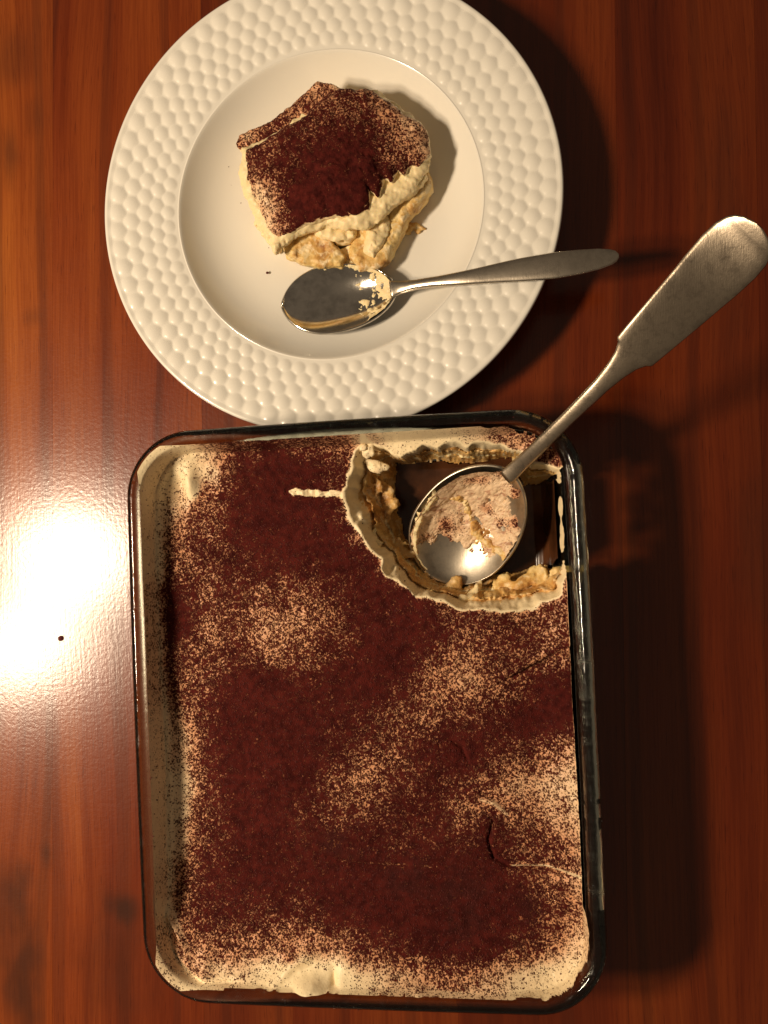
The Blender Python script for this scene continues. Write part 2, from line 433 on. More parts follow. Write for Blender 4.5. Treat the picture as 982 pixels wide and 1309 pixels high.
outer = at2([(468, 557), (448, 589), (437, 627), (446, 669), (475, 703), (500, 741), (534, 762), (586, 778), (641, 786), (683, 776), (716, 756), (734, 715), (736, 640), (726, 600),
             (700, 596), (684, 590), (668, 577), (652, 572), (641, 567), (593, 566), (541, 569), (513, 583), (486, 571)]  , ZT)
inner = at2([(506, 592), (506, 634), (517, 686), (540, 715), (562, 735), (590, 745), (617, 738), (660, 730), (706, 722), (723, 690), (724, 632), (709, 616), (669, 621), (662, 600), (659, 583), (635, 588), (600, 592), (558, 591)], .0075)
wob = fbm(X, Y, 0, 160, 3, 4)
do = poly_sdf(X, Y, outer) + .0022 * fbm(X, Y, 0, 130, 3, 2) + .00035 * vnoise(X, Y, 0, 480, 5)
di = -poly_sdf(X, Y, inner) + .0014 * fbm(X, Y, 0, 260, 8, 3)
T = np.where(do <= 0, 0, np.where(di <= 0, 1, do / np.maximum(do + di, 1e-6)))
ang_n = fbm(X, Y, 0, 120, 21, 3)
Tn = np.clip(T + (.17 * ang_n + .20 * fbm(X, Y, 0, 60, 24, 2)) * np.sin(np.pi * T), 0, 1)

# surface of the topping: swirls left by the spatula
Z = ZT + .0011 * fbm(X, Y, 0, 16, 31, 2) + .0007 * fbm(X + .4 * Y, Y, 0, 60, 33, 3) + .00022 * fbm(X, Y, 0, 300, 35, 2)
# cream pushed up against the glass
cx_, cy_ = X / DW, Y / DH
left = sst(-.5, -.8, cx_); right = sst(.5, .8, cx_); top = sst(.55, .85, cy_); bot = sst(-.55, -.85, cy_)
Z += .0085 * sst(-.62, -.98, cy_) * (1 - .25 * right)
Z += .0062 * sst(.74, .95, cx_) * (1 - bot)
rise = np.clip(.0060 * left * (1 - .3 * bot) + .0045 * top * (1 - .5 * right) * (1 - left) + .0020 * right + .0072 * bot * (1 - left) * (1 - .6 * right), 0, .0100) * (1 + .10 * fbm(X, Y, 0, 90, 41, 3))
wid = .0080 + .0030 * left + .0020 * vnoise(X, Y, 0, 40, 43)
Z += rise * np.exp(-(S / wid) ** 2.0)
# streaks along the left wall
Z += left * .0011 * np.sin(S * 1100 + 2.0 * fbm(X, Y * .25, 0, 60, 44, 2)) * sst(.012, .004, S)

def ridge(pts, width, amp, step=0.0, z=.041):
    """a fold (amp) and/or a step (step, raised on the left of the line's direction) along a line of photo points"""
    global Z
    d, par, side = line_dist(X, Y, at2(pts, z)); fade = np.sin(np.pi * np.clip(par, .04, .96)) ** .5
    d = d + .0004 * wob
    Z += amp * np.exp(-(d / width) ** 2) * fade
    if step: Z += step * np.exp(-d / (width * 3.5)) * side * fade * sst(0, .0006, d)
ridge([(178, 1080), (200, 1120), (225, 1170), (247, 1215)], .0026, .0020, .0026)
ridge([(618, 1035), (632, 1050), (625, 1075), (632, 1098), (652, 1108), (700, 1108), (748, 1117)], .0010, -.0024, .0024)
ridge([(600, 1010), (625, 1022), (645, 1038)], .0014, .0018)
ridge([(575, 945), (592, 955), (600, 975)], .0013, -.0015, .0014)
ridge([(640, 872), (680, 852), (724, 826)], .0014, -.0020, .0018)
ridge([(410, 1090), (450, 1103), (520, 1108)], .0012, -.0010, .0012)
ridge([(432, 1228), (436, 1250), (455, 1268)], .0018, -.0022, .0012)
ridge([(350, 1248), (380, 1222), (410, 1205)], .0035, .0038)
ridge([(380, 1262), (410, 1245), (430, 1255)], .0036, .0052)
ridge([(505, 1272), (540, 1258), (558, 1268)], .0036, .0058)
ridge([(500, 1268), (520, 1252), (545, 1248), (563, 1262)], .0012, .0010)
ridge([(225, 572), (330, 566), (470, 562)], .0012, .0012, .0006, .042)
ridge([(460, 600), (455, 640), (470, 690)], .0022, .0012)
def lump(px, py, rx, ry, amp, z=.042, pw=2):
    global Z
    p = at(px, py, z); Z += amp * np.exp(-(((X - p[0]) / rx) ** 2 + ((Y - p[1]) / ry) ** 2) ** (pw / 2))
lump(243, 618, .0042, .0085, .0048); lump(232, 622, .0035, .0070, -.0016); lump(228, 600, .005, .004, .0016)
lump(600, 552, .020, .0045, .0030); lump(560, 553, .006, .003, -.0012); lump(690, 572, .008, .006, .0022); lump(664, 560, .003, .003, .0018)
lump(300, 1258, .0085, .0045, -.007); lump(395, 1243, .006, .0035, .0030); lump(455, 1225, .010, .005, .0016); lump(270, 1225, .004, .008, .002); lump(345, 1262, .008, .003, .003); lump(600, 1180, .003, .002, -.001)
# scratch through the cocoa left of the hole
sd, sp, ss_ = line_dist(X, Y, at2([(368, 628), (400, 631), (440, 632)]  , ZT))
scr_w = .0019 * (1 + .35 * vnoise(X, Y, 0, 500, 51)) * sst(-.02, .12, sp)
scr = sst(scr_w * 1.15, scr_w * .75, sd)
Z += scr * (.0010 * vnoise(X, Y, 0, 600, 52) + .0004) + .0007 * np.exp(-((sd - .0028) / .0012) ** 2)

# the scooped-out corner: stepped walls down to the wet floor
prof_t = [0, .05, .13, .25, .295, .335, .37, .42, .55, .60, .645, .68, .76, .90, 1.0]
prof_z = [0, .0002, -.0032, -.0082, -.0122, -.0140, -.0100, -.0118, -.0175, -.0215, -.0228, -.0218, -.0255, -.0300, -.0335]
hole = np.interp(Tn, prof_t, prof_z)
rag = (.0034 * fbm(X, Y, 0, 330, 61, 3) + .0003 * fbm(X, Y, 0, 900, 62, 2)) * sst(.1, .4, Tn) * sst(1.0, .86, Tn)
floor_z = .0078 + .0003 * fbm(X, Y, 0, 80, 63, 2)
Zf = np.where(T > 0, np.where(T >= 1, floor_z, np.maximum(Z + hole + rag, floor_z - .0002)), Z)
# cream never goes into the glass: low places end in a film up its inner face
zw = np.interp(S + EDGE, [.0030, .0042, .0058, .0076, .0086, .0100, .0160, .0192, .0264], [.0606, .0602, .0594, .0580, .0540, .0470, .0160, .0100, .0060]) + .0003
hug = (Zf < zw) & (zw < .0598 + .01 * (T <= 0))
filmn = fbm(X + .002 * vnoise(X, Y, 0, 210, 74), Y + .002 * vnoise(X, Y, 0, 210, 75), Zf, 75, 71, 4)
film = filmn + 1.7 * left * (1 - .45 * bot) + .95 * top * (1 - .45 * right) * (1 - left) + .80 * bot * (1 - left) - .45 * right - .60 * sst(.0, .25, T)
film = film - sst(.0500, .0600, zw) * (1 - left) * .8
film = film + 1.5 * sst(.0, .02, T) * right * np.exp(-((zw - .0430) / .0065) ** 2) * (.55 + .9 * fbm(X, Y, Zf, 110, 79, 3))
field = np.maximum(film, (Zf - zw) / .0016 + .15)
bare = (field < 0)
# snap the ragged edge of the film on to its outline
fgx, fgy = np.gradient(field, h); g2 = np.maximum(fgx ** 2 + fgy ** 2, 1e-6)
mv = np.clip(-field / g2 * np.sqrt(g2), 0, 1.0 * h) / np.sqrt(g2)
near = np.zeros(bare.shape, bool)
for dx_ in (-1, 0, 1):
    for dy_ in (-1, 0, 1): near |= np.roll(~bare, (dx_, dy_), (0, 1))
snap = bare & near
Zf = np.maximum(Zf, zw)
Xp, Yp = np.where(snap, X + fgx * mv, X), np.where(snap, Y + fgy * mv, Y)
bare_f = bare[:-1, :-1] & bare[1:, 1:] & bare[1:, :-1] & bare[:-1, 1:]

# cover of cocoa, read off a coarse chart (rows from the far edge to the near edge)
chart = np.array([
 [.10,.20,.45,.65,.70,.60,.55,.30,.10,.10,.20,.35,.35,.45,.30],
 [.08,.12,.28,.85,1.0,.90,.75,.20,.10,.10,.15,.25,.40,.50,.50],
 [.12,.28,.55,.95,1.0,1.0,.80,.30,.10,.10,.10,.10,.20,.35,.30],
 [.15,.50,.60,.92,1.0,1.0,.95,.50,.10,.10,.10,.10,.10,.30,.30],
 [.20,.62,.72,.80,.92,.95,1.0,.95,.50,.10,.10,.10,.10,.20,.25],
 [.55,.88,.58,.68,.62,.62,.82,1.0,1.0,.70,.40,.30,.35,.45,.35],
 [.60,.92,.55,.60,.42,.42,.68,1.0,1.0,.88,.70,.65,.60,.52,.45],
 [.40,.72,.62,.72,.52,.50,.75,1.0,.98,.72,.55,.58,.60,.62,.55],
 [.42,.62,.72,1.0,.95,.85,.90,1.0,.80,.58,.50,.55,.72,.95,.75],
 [.20,.40,.82,1.0,1.0,1.0,.92,.78,.58,.58,.72,.88,.95,.85,.60],
 [.22,.38,.80,1.0,1.0,1.0,.80,.62,.66,.82,.92,.78,.60,.40,.25],
 [.08,.22,.75,1.0,1.0,.95,.66,.60,.72,.74,.66,.52,.40,.25,.15],
 [.08,.24,.68,1.0,1.0,.84,.76,.72,.78,.74,.60,.72,.52,.32,.20],
 [.10,.35,.74,1.0,.95,.88,.95,.84,.84,.80,.80,.86,.62,.42,.28],
 [.14,.48,.78,.95,1.0,.95,.95,1.0,1.0,1.0,1.0,.92,.70,.52,.35],
 [.30,.46,.70,.82,.80,.74,.82,.95,1.0,1.0,1.0,.95,.85,.60,.38],
 [.30,.48,.52,.55,.52,.42,.48,.58,.70,.78,.84,.80,.66,.45,.25],
 [.20,.34,.26,.26,.16,.02,.0,.18,.32,.40,.42,.32,.18,.14,.08],
 [.10,.16,.05,.0,.0,.0,.0,.0,.04,.0,.04,.04,.04,.04,.04]])
def project(P):
    q = (np.asarray(P) - CAM) @ RT
    return PW / 2 + FPX * q[..., 0] / -q[..., 2], PH / 2 - FPX * q[..., 1] / -q[..., 2]
u, vv = project(np.stack([X, Y, np.full(X.shape  , ZT)], -1))
cu = np.clip((u - 190) / 40 + .25 * wob, 0, 13.999); cv = np.clip((vv - 560) / 40 + .25 * ang_n, 0, 17.999)
ci, cj = cu.astype(int), cv.astype(int); fu, fv = cu - ci, cv - cj; fu = fu * fu * (3 - 2 * fu); fv = fv * fv * (3 - 2 * fv)
D = (chart[cj, ci] * (1 - fu) + chart[cj, ci + 1] * fu) * (1 - fv) + (chart[cj + 1, ci] * (1 - fu) + chart[cj + 1, ci + 1] * fu) * fv
D = np.clip(D + .16 * fbm(X, Y, 0, 55, 81, 3) * sst(.2, .5, D), 0, 1)
D = np.where(D > .6, .6 + (D - .6) * .90, D)
D = np.clip(D + .10 * sst(.55, .95, cx_) * sst(-.75, -.5, cy_) + .14 * np.exp(-((cx_ - .35) / .4) ** 2 - ((cy_ + .78) / .16) ** 2), 0, 1)
D = D * (1 - .97 * scr)
D = D * (1 - .80 * sst(.0, .03, T)) * (1 - .74 * sst(-.0012, .0004, do))
for pts_, w_, k_ in (([(655, 1106), (700, 1106), (748, 1117)], .0011, .75), ([(615, 1022), (632, 1026), (648, 1040)], .0013, .5), ([(228, 1165), (248, 1212)], .0016, .5), ([(180, 1090), (215, 1140), (240, 1200)], .0020, .6), ([(430, 1100), (560, 1108)], .0007, .25)):
    D *= 1 - k_ * np.exp(-(line_dist(X, Y, at2(pts_, ZT))[0] / w_) ** 2)
D *= 1 - .92 * np.exp(-(((X - at(244, 622, .043)[0]) / .0040) ** 2 + ((Y - at(244, 622, .043)[1]) / .0075) ** 2) ** 2)
wallband = sst(.0108, .0070, S + .0014 * wob) * left
D = np.maximum(D * (1 - .45 * wallband), .20 * wallband * sst(.0025, .007, S))
D = np.maximum(D, .42 * left * bot * sst(.003, .008, S) * sst(.024, .016, S))
D = np.where(hug, np.minimum(D, .62 * top * (1 - left) + .28), D)
# slopes facing away from the sieve got less
cream_T = .29
idx = -np.ones(X.shape, int); idx[keep_v] = np.arange(keep_v.sum())
P3 = np.stack([Xp, Yp, Zf], -1)
q = np.stack([idx[:-1, :-1], idx[1:, :-1], idx[1:, 1:], idx[:-1, 1:]], -1); ok = (q >= 0).all(-1)
Tc = (Tn[:-1, :-1] + Tn[1:, 1:]) / 2; Tr = (T[:-1, :-1] + T[1:, 1:]) / 2
gap = poly_sdf(X, Y, at2([(284, 1266), (287, 1252), (300, 1247), (334, 1249), (326, 1258), (318, 1268)], .044)) + .0006 * wob
okc = ok & ~(gap[:-1, :-1] > 0) & ~bare_f
wallhug = hug[:-1, :-1] & hug[1:, 1:]
def sub(name, sel, mat, **kw):
    fc = q[sel]; used = np.unique(fc); remap = -np.ones(keep_v.sum(), int); remap[used] = np.arange(len(used))
    o = mesh_obj(name, P3[keep_v][used], remap[fc], mat, tira, attrs={'cocoa': D[keep_v][used]}); return o
band2 = (Tc >= .585) & (Tc < .66)
topping = sub('cream_topping', okc & ((Tc < cream_T) | (wallhug & ~((zw[:-1, :-1] < .030) & (T[:-1, :-1] > .45)))), CREAM)
sub('sponge_layer', okc & ~wallhug & (Tc >= cream_T) & ~band2 & (Tr < .985), WET_SPONGE)
sub('cream_filling', okc & ~wallhug & band2 & (Tr < .985), CREAM_PLAIN)
deep = ((zw[:-1, :-1] < .030) & (T[:-1, :-1] > .45))
sub('coffee_puddle', ok & ((okc & ~wallhug) | (deep & (wallhug | bare_f))) & (Tr >= .985), COFFEE)
# the side seen through the glass: strata down to the floor
loop_n = 0
lv, lf = [], []
levels = [.0400, .036, .034, .026, .024, .0205, .0185, .012, .0085]
for zi, z in enumerate(levels):
    lp = rr_loop(float(inset_in(z)) + .0005); loop_n = len(lp)
    lv += [(x, y, z) for x, y in lp]
lp0 = np.array(rr_loop(.0125)); skip = poly_sdf(lp0[:, 0], lp0[:, 1], outer) > -.0035
strata = {0: CREAM_PLAIN, 1: CREAM_PLAIN, 2: SPONGE, 3: SPONGE, 4: CREAM_PLAIN, 5: CREAM_PLAIN, 6: SPONGE, 7: SPONGE}
hp = at2([(640, 560), (760, 560), (760, 770), (640, 770)]  , ZT)
hx0, hy0, hy1 = at(690, 0, .04)[0], at(0, 742, .04)[1], at(0, 616, .04)[1]
for nm, lv_set, mt in (('cream_side', (0, 4), CREAM_PLAIN), ('sponge_side', (2, 6), SPONGE)):
    ff = []
    for zi in range(len(levels) - 1):
        kind = 'sponge_side' if zi in (2, 3, 6, 7) or (zi == 1) else 'cream_side'
        if kind != nm: continue
        for j in range(loop_n):
            a, b = zi * loop_n + j, zi * loop_n + (j + 1) % loop_n
            if skip[j] or skip[(j + 1) % loop_n]: continue
            ff.append((a, a + loop_n, b + loop_n, b))
    mesh_obj(nm, lv, ff, mt, tira)
# torn bits of cream and sponge hanging on the walls of the scoop
def clump(name, pts, mat, rmin, rmax, seed, per=3, nz=.0022):
    rg = np.random.default_rng(seed); C = []
    for px, py, z in pts:
        for _ in range(per):
            c = at(px + rg.normal(0, 5), py + rg.normal(0, 4), z + rg.normal(0, .0012)); C.append((c, rg.uniform(rmin, rmax), rg.uniform(1.2, 3.0), rg.uniform(0, 3.14), rg.uniform(.5, .8)))
    cc = np.array([c[0] for c in C]); lo = cc.min(0) - .010; hi = cc.max(0) + .010
    g = grid3(lo, hi, .0007); F_ = np.full(g[0].shape, 1.0)
    for c, r, el, ang, fl in C:
        ca_, sa_ = math.cos(ang), math.sin(ang); dx, dy = g[0] - c[0], g[1] - c[1]
        F_ = smin(F_, np.sqrt(((dx * ca_ + dy * sa_) / el) ** 2 + (-dx * sa_ + dy * ca_) ** 2 + ((g[2] - c[2]) / fl) ** 2) - r, .0030)
    F_ = F_ + nz * fbm(*g, 240, seed, 3) + .0003 * vnoise(*g, 900, seed + 1)
    V, Fc = surface_nets(F_, lo, .0007)
    return mesh_obj(name, V, Fc, mat, tira, attrs={'cocoa': .12 + .12 * vnoise(V[:, 0], V[:, 1], V[:, 2], 150, seed)})
clump('sponge_chunk', [(512, 716, .018), (528, 735, .019), (552, 748, .018), (578, 753, .018), (500, 700, .020)], WET_SPONGE, .0018, .0036, 901)
clump('sponge_chunk', [(640, 746, .020), (668, 742, .021), (694, 738, .022), (712, 735, .024)], SPONGE, .0018, .0034, 903)
clump('sponge_chunk', [(486, 622, .022), (490, 650, .021), (482, 668, .024)], WET_SPONGE, .0018, .0034, 905, 3)
clump('cream_lump', [(612, 756, .024), (606, 764, .027), (598, 770, .030)], CREAM_PLAIN, .0012, .0022, 907)
clump('cream_lump', [(468, 572, .0405), (472, 582, .038), (480, 596, .033)], CREAM, .0012, .0022, 911, 2)
clump('cream_lump', [(478, 690, .031), (498, 722, .030), (530, 752, .031), (565, 768, .032)], CREAM_PLAIN, .0010, .0022, 917)
# loose grains of cocoa lying proud of the surface
cells = np.argwhere(okc & (Tc < .2)); dd = D[:-1, :-1][tuple(cells.T)]
prob = np.clip(dd * 1.1, 0, 1) * (1 - .35 * dd); prob /= prob.sum()
pick = cells[RNG.choice(len(cells), 16000, p=prob)]
base = P3[tuple(pick.T)] + np.c_[RNG.uniform(0, h, (len(pick), 2)), np.zeros(len(pick))]
oct_v = np.array([(1, 0, 0), (-1, 0, 0), (0, 1, 0), (0, -1, 0), (0, 0, 1), (0, 0, -1)], float)
oct_f = np.array([(0, 2, 4), (2, 1, 4), (1, 3, 4), (3, 0, 4), (2, 0, 5), (1, 2, 5), (3, 1, 5), (0, 3, 5)])
def grains(name, pts, r0, r1, parent, mat=None):
    n = len(pts); r = RNG.uniform(r0, r1, (n, 1, 1)) ** 1.0
    V = oct_v[None] * r * RNG.uniform(.6, 1.3, (n, 6, 1)); a = RNG.uniform(0, 6.28, n); c, s = np.cos(a)[:, None], np.sin(a)[:, None]
    V = np.stack([V[..., 0] * c - V[..., 1] * s, V[..., 0] * s + V[..., 1] * c, V[..., 2] * .8], -1) + pts[:, None]
    F_ = (oct_f[None] + 6 * np.arange(n)[:, None, None]).reshape(-1, 3)
    o = mesh_obj(name, V.reshape(-1, 3), F_, mat or COCOA, parent, smooth=False); o['kind'] = 'stuff'; return o
grains('cocoa_grains', base, .00022, .00052, tira)
# crumbs clinging to the walls of the hole
cells = np.argwhere(okc & ~wallhug & (Tc > .25) & (Tc < .97)); pick = cells[RNG.choice(len(cells), 110)]
grains('sponge_crumbs', P3[tuple(pick.T)], .0004, .0012, tira, SPONGE)

# ------------------------------------------------------------------ soup plate
PC = np.array([-.0101, .2718, 0.0])
plate = thing('soup_plate', 'round cream white soup plate with embossed dimpled rim', 'plate', tuple(PC))
NA = 864
rr = []
under = [(.0, .0035), (.046, .0035), (.048, .0004), (.052, .0004), (.054, .003), (.070, .0075), (.080, .0150), (.087, .0200), (.110, .0235), (.1255, .0262), (.1272, .0278)]
edge = [(.1275, .0290), (.1272, .0301), (.1264, .0306), (.1252, .0304)]
rows_r = np.linspace(.1240, .0862, 84)
rimz = lambda r: np.interp(r, [.0855, .1245], [.0240, .0298])
well_r = np.array([.0858, .0853, .0846, .0836, .0820, .0800, .0775, .0745, .0715, .0680, .0640, .0590, .0530, .045, .035, .020, .006, 0.0])
well_z = np.array([.0243, .0240, .0233, .0221, .0202, .0181, .0158, .0135, .0117, .0101, .0087, .0077, .0071, .0068, .0066, .0065, .0065, .0065])
prof = under + edge + [(r, rimz(r)) for r in rows_r] + list(zip(well_r, well_z))
R_ = np.array([p[0] for p in prof]); Z_ = np.array([p[1] for p in prof])
A_ = np.arange(NA) / NA * 2 * np.pi
RR, AA = np.meshgrid(R_, A_, indexing='ij'); ZZ = np.repeat(Z_[:, None], NA, 1)
NB = 72; rings = np.array([.1200, .1122, .1049, .0981, .0918])
B = np.zeros(RR.shape)
i0 = len(under) + len(edge); rimmask = np.zeros(RR.shape, bool); rimmask[i0:i0 + len(rows_r)] = True
for ri, r0 in enumerate(rings):
    ta = 2 * np.pi / NB; ph = (AA / ta + .5 * (ri % 2)) % 1 - .5
    du = ph * ta * r0; dv = RR - r0
    rad = .5 * ta * r0 * 1.0
    t = np.clip(1 - (du ** 2 + dv ** 2) / rad ** 2, 0, 1)
    jit = 1 + .16 * (_hash(np.floor(AA / ta + .5 * (ri % 2)).astype(np.int64) % NB, np.full(AA.shape, ri), np.zeros(AA.shape, np.int64), 5) - .5)
    B = np.maximum(B, t ** 1.15 * (.00105 * rad / .005) * jit)
ZZ = ZZ + np.where(rimmask, B, 0)
V = np.stack([RR * np.cos(AA), RR * np.sin(AA), ZZ], -1).reshape(-1, 3)
ii, jj = np.meshgrid(np.arange(len(prof) - 1), np.arange(NA), indexing='ij'); jn = (jj + 1) % NA
F4 = np.stack([ii * NA + jj, (ii + 1) * NA + jj, (ii + 1) * NA + jn, ii * NA + jn], -1)[..., ::-1].reshape(-1, 4)
isrim = (ii >= len(under) - 2).reshape(-1) & (ii < i0 + len(rows_r)).reshape(-1)
mesh_obj('embossed_rim', V, F4[isrim], CERAMIC, plate)
mesh_obj('well', V, F4[~isrim], CERAMIC, plate)

# ------------------------------------------------------------------ slice on the plate
SC = at(425, 235, .0066); SC[2] = .0066
slice_ = thing('tiramisu_slice', 'serving of tiramisu with cocoa top slumped on the white plate', 'dessert', tuple(SC))
def slab(pts, zlo, zhi, hstep=.0007, rnd=.003, seed=0, amp=.0012, nscale=180, tilt=(0, 0), zpix=None, bulge=.0, fine=.0005, dome=0.0):
    P = at2(pts, zhi if zpix is None else zpix)
    lo = np.r_[P.min(0) - .006, zlo - .004]; hi = np.r_[P.max(0) + .006, zhi + .006]
    gx3, gy3, gz3 = grid3(lo, hi, hstep)
    c = P.mean(0)
    zt = tilt[0] * (gx3 - c[0]) + tilt[1] * (gy3 - c[1]) - dome * ((gx3 - c[0]) ** 2 + (gy3 - c[1]) ** 2)
    d2 = -poly_sdf(gx3[:, :, 0], gy3[:, :, 0], P)[:, :, None]
    n = amp * fbm(gx3, gy3, gz3, nscale, seed, 3) + fine * vnoise(gx3, gy3, gz3, 800, seed + 5)
    mid, half = (zlo + zhi) / 2, (zhi - zlo) / 2
    wz = (gz3 - zt - mid)
    d2 = d2 - bulge * (1 - (wz / half) ** 2).clip(0, 1)
    a, b = d2 + rnd, np.abs(wz) - half + rnd
    F = np.minimum(np.maximum(a, b), 0) + np.hypot(np.maximum(a, 0), np.maximum(b, 0)) - rnd + n
    return F, lo, hstep
def sdf_obj(name, F, lo, hs, mat, parent, cocoa=None):
    V, Fc = surface_nets(F, lo, hs)
    at_ = {'cocoa': np.zeros(len(V)) if cocoa is None else cocoa(V, Fc)}
    return mesh_obj(name, V - np.array(parent.location), Fc, mat, parent, attrs=at_)
def vnormals(V, F_):
    n = np.zeros_like(V); a, b, c, d = (V[F_[:, i]] for i in range(4)); fn = np.cross(c - a, d - b)
    for i in range(4): np.add.at(n, F_[:, i], fn)
    return n / np.maximum(np.linalg.norm(n, axis=1, keepdims=True), 1e-12)

top_pts = [(311, 186), (347, 169), (385, 148), (408, 126), (436, 110), (466, 107), (492, 122), (520, 143), (542, 157), (546, 188), (534, 206), (521, 199), (514, 217), (506, 208), (500, 228), (488, 219), (481, 245), (469, 233), (468, 258), (452, 268), (438, 268),
           (410, 272), (378, 284), (352, 296), (336, 282), (322, 250), (310, 215)]
def slice_cocoa(V, F_):
    n = vnormals(V, F_); px, py = project(V)
    d = np.interp(np.hypot((px - 432) / 100, (py - 222) / 75), [0, .45, .8, 1.1, 1.5], [.97, .90, .76, .66, .55])
    d = d - .20 * sst(460, 520, px) * sst(230, 190, py) - .30 * sst(380, 335, px) * sst(205, 250, py) + .25 * sst(225, 262, py) * sst(355, 385, px)
    d = d + .16 * fbm(V[:, 0], V[:, 1], V[:, 2], 130, 77)
    return np.clip(d, 0, 1) * sst(.25, .6, n[:, 2])
F_, lo, hs = slab(top_pts, .0300, .0385, rnd=.0036, seed=101, amp=.0019, nscale=140, tilt=(-.04, .05), bulge=.001, zpix=.038, dome=2.6)
sdf_obj('cocoa_topping', F_, lo, hs, CREAM, slice_, slice_cocoa)
flap = [(297, 178), (303, 165), (330, 156), (352, 146), (376, 128), (404, 104), (428, 108), (440, 116), (415, 130), (390, 148), (352, 170), (318, 186), (302, 186)]
F_, lo, hs = slab(flap, .0235, .0290, rnd=.0018, seed=131, amp=.0009, tilt=(.10, .05), zpix=.031)
sdf_obj('torn_cocoa_flap', F_, lo, hs, CREAM, slice_, lambda V, F__: np.clip(.50 + .3 * vnoise(V[:, 0], V[:, 1], V[:, 2], 150, 9), 0, 1) * sst(.3, .65, vnormals(V, F__)[:, 2]))
# cream under the topping, ragged along the cut, with peaks
cream_pts = [(313, 192), (352, 174), (400, 130), (440, 118), (480, 118), (538, 158), (544, 185), (545, 208), (533, 236), (515, 250), (498, 262), (482, 280), (462, 292), (440, 290), (420, 284), (395, 292), (365, 308), (352, 322), (343, 300), (330, 278), (316, 248), (308, 222)]
F_, lo, hs = slab(cream_pts, .0205, .0305, rnd=.004, seed=151, amp=.0026, nscale=130, zpix=.027, bulge=.0015)
gx3, gy3, gz3 = grid3(lo, np.array(lo) + (np.array(F_.shape) - 1) * hs, hs)
gx3, gy3, gz3 = (a[:F_.shape[0], :F_.shape[1], :F_.shape[2]] for a in (gx3, gy3, gz3))
fp = np.array([(352, 306), (385, 292), (420, 284), (452, 276), (478, 258), (500, 240), (520, 224), (540, 205)], float)
for i in range(26):
    t = (i + .5) / 26 * (len(fp) - 1); j = min(int(t), len(fp) - 2); q0 = fp[j] + (fp[j + 1] - fp[j]) * (t - j) + RNG.normal(0, 4, 2)
    z = RNG.uniform(.0185, .0285); c = at(q0[0], q0[1], z); r = RNG.uniform(.0013, .0029); el = RNG.uniform(1.1, 2.6); ang = RNG.uniform(-.3, 1.5)
    ca_, sa_ = math.cos(ang), math.sin(ang); dx, dy = gx3 - c[0], gy3 - c[1]
    e = np.sqrt(((dx * ca_ + dy * sa_) / el) ** 2 + (-dx * sa_ + dy * ca_) ** 2 + (gz3 - z) ** 2) - r
    F_ = smin(F_, e + .0007 * vnoise(gx3, gy3, gz3, 300, 500 + i), .0009)
sdf_obj('cream_layer', F_, lo, hs, CREAM_PLAIN, slice_)
for i, (pts, z0, z1, sd_) in enumerate((
        ([(362, 312), (372, 300), (398, 298), (425, 310), (441, 330), (436, 340), (415, 342), (385, 335), (366, 325)], .0075, .0205, 201),
        ([(452, 300), (470, 286), (500, 276), (520, 280), (510, 305), (495, 330), (480, 346), (462, 344), (448, 328)], .0075, .0195, 211),
        ([(500, 262), (520, 240), (546, 222), (551, 240), (538, 262), (514, 284), (500, 285)], .0085, .0215, 221),
        ([(335, 260), (330, 215), (360, 170), (440, 128), (520, 155), (535, 205), (500, 260), (440, 300), (370, 300)], .0065, .0225, 231))):
    F_, lo, hs = slab(pts, z0, z1, rnd=.0022, seed=sd_, amp=.0019, nscale=190, zpix=.017, bulge=.001, fine=.00035)
    sdf_obj('sponge_piece', F_, lo, hs, SPONGE, slice_)
for pts, z0, z1, sd_ in (([(522, 212), (547, 203), (547, 232), (530, 254), (512, 262), (508, 246)], .0165, .0265, 271),
                         ([(468, 278), (490, 268), (500, 284), (492, 312), (478, 332), (466, 322), (470, 300)], .0100, .0225, 281),
                         ([(395, 292), (425, 287), (452, 292), (455, 305), (430, 312), (405, 304)], .0125, .0235, 291)):
    F_, lo, hs = slab(pts, z0, z1, rnd=.0028, seed=sd_, amp=.0021, nscale=210, zpix=.019)
    sdf_obj('cream_lump', F_, lo, hs, CREAM_PLAIN, slice_)
F_, lo, hs = slab([(432, 322), (452, 312), (475, 318), (478, 336), (455, 346), (436, 340)], .0070, .0150, rnd=.002, seed=241, amp=.002, nscale=260, zpix=.013)
sdf_obj('cream_lump', F_, lo, hs, CREAM_PLAIN, slice_)
F_, lo, hs = slab([(326, 268), (345, 288), (355, 312), (350, 318), (338, 305), (328, 288)], .0072, .0210, rnd=.002, seed=251, amp=.0018, nscale=260, zpix=.018)
sdf_obj('cream_lump', F_, lo, hs, CREAM_PLAIN, slice_)
F_, lo, hs = slab([(510, 283), (530, 284), (545, 292), (535, 298), (515, 300)], .0068, .0088, rnd=.0008, seed=261, amp=.0012, nscale=400, zpix=.008)
sdf_obj('sponge_crumb', F_, lo, hs, SPONGE, slice_)

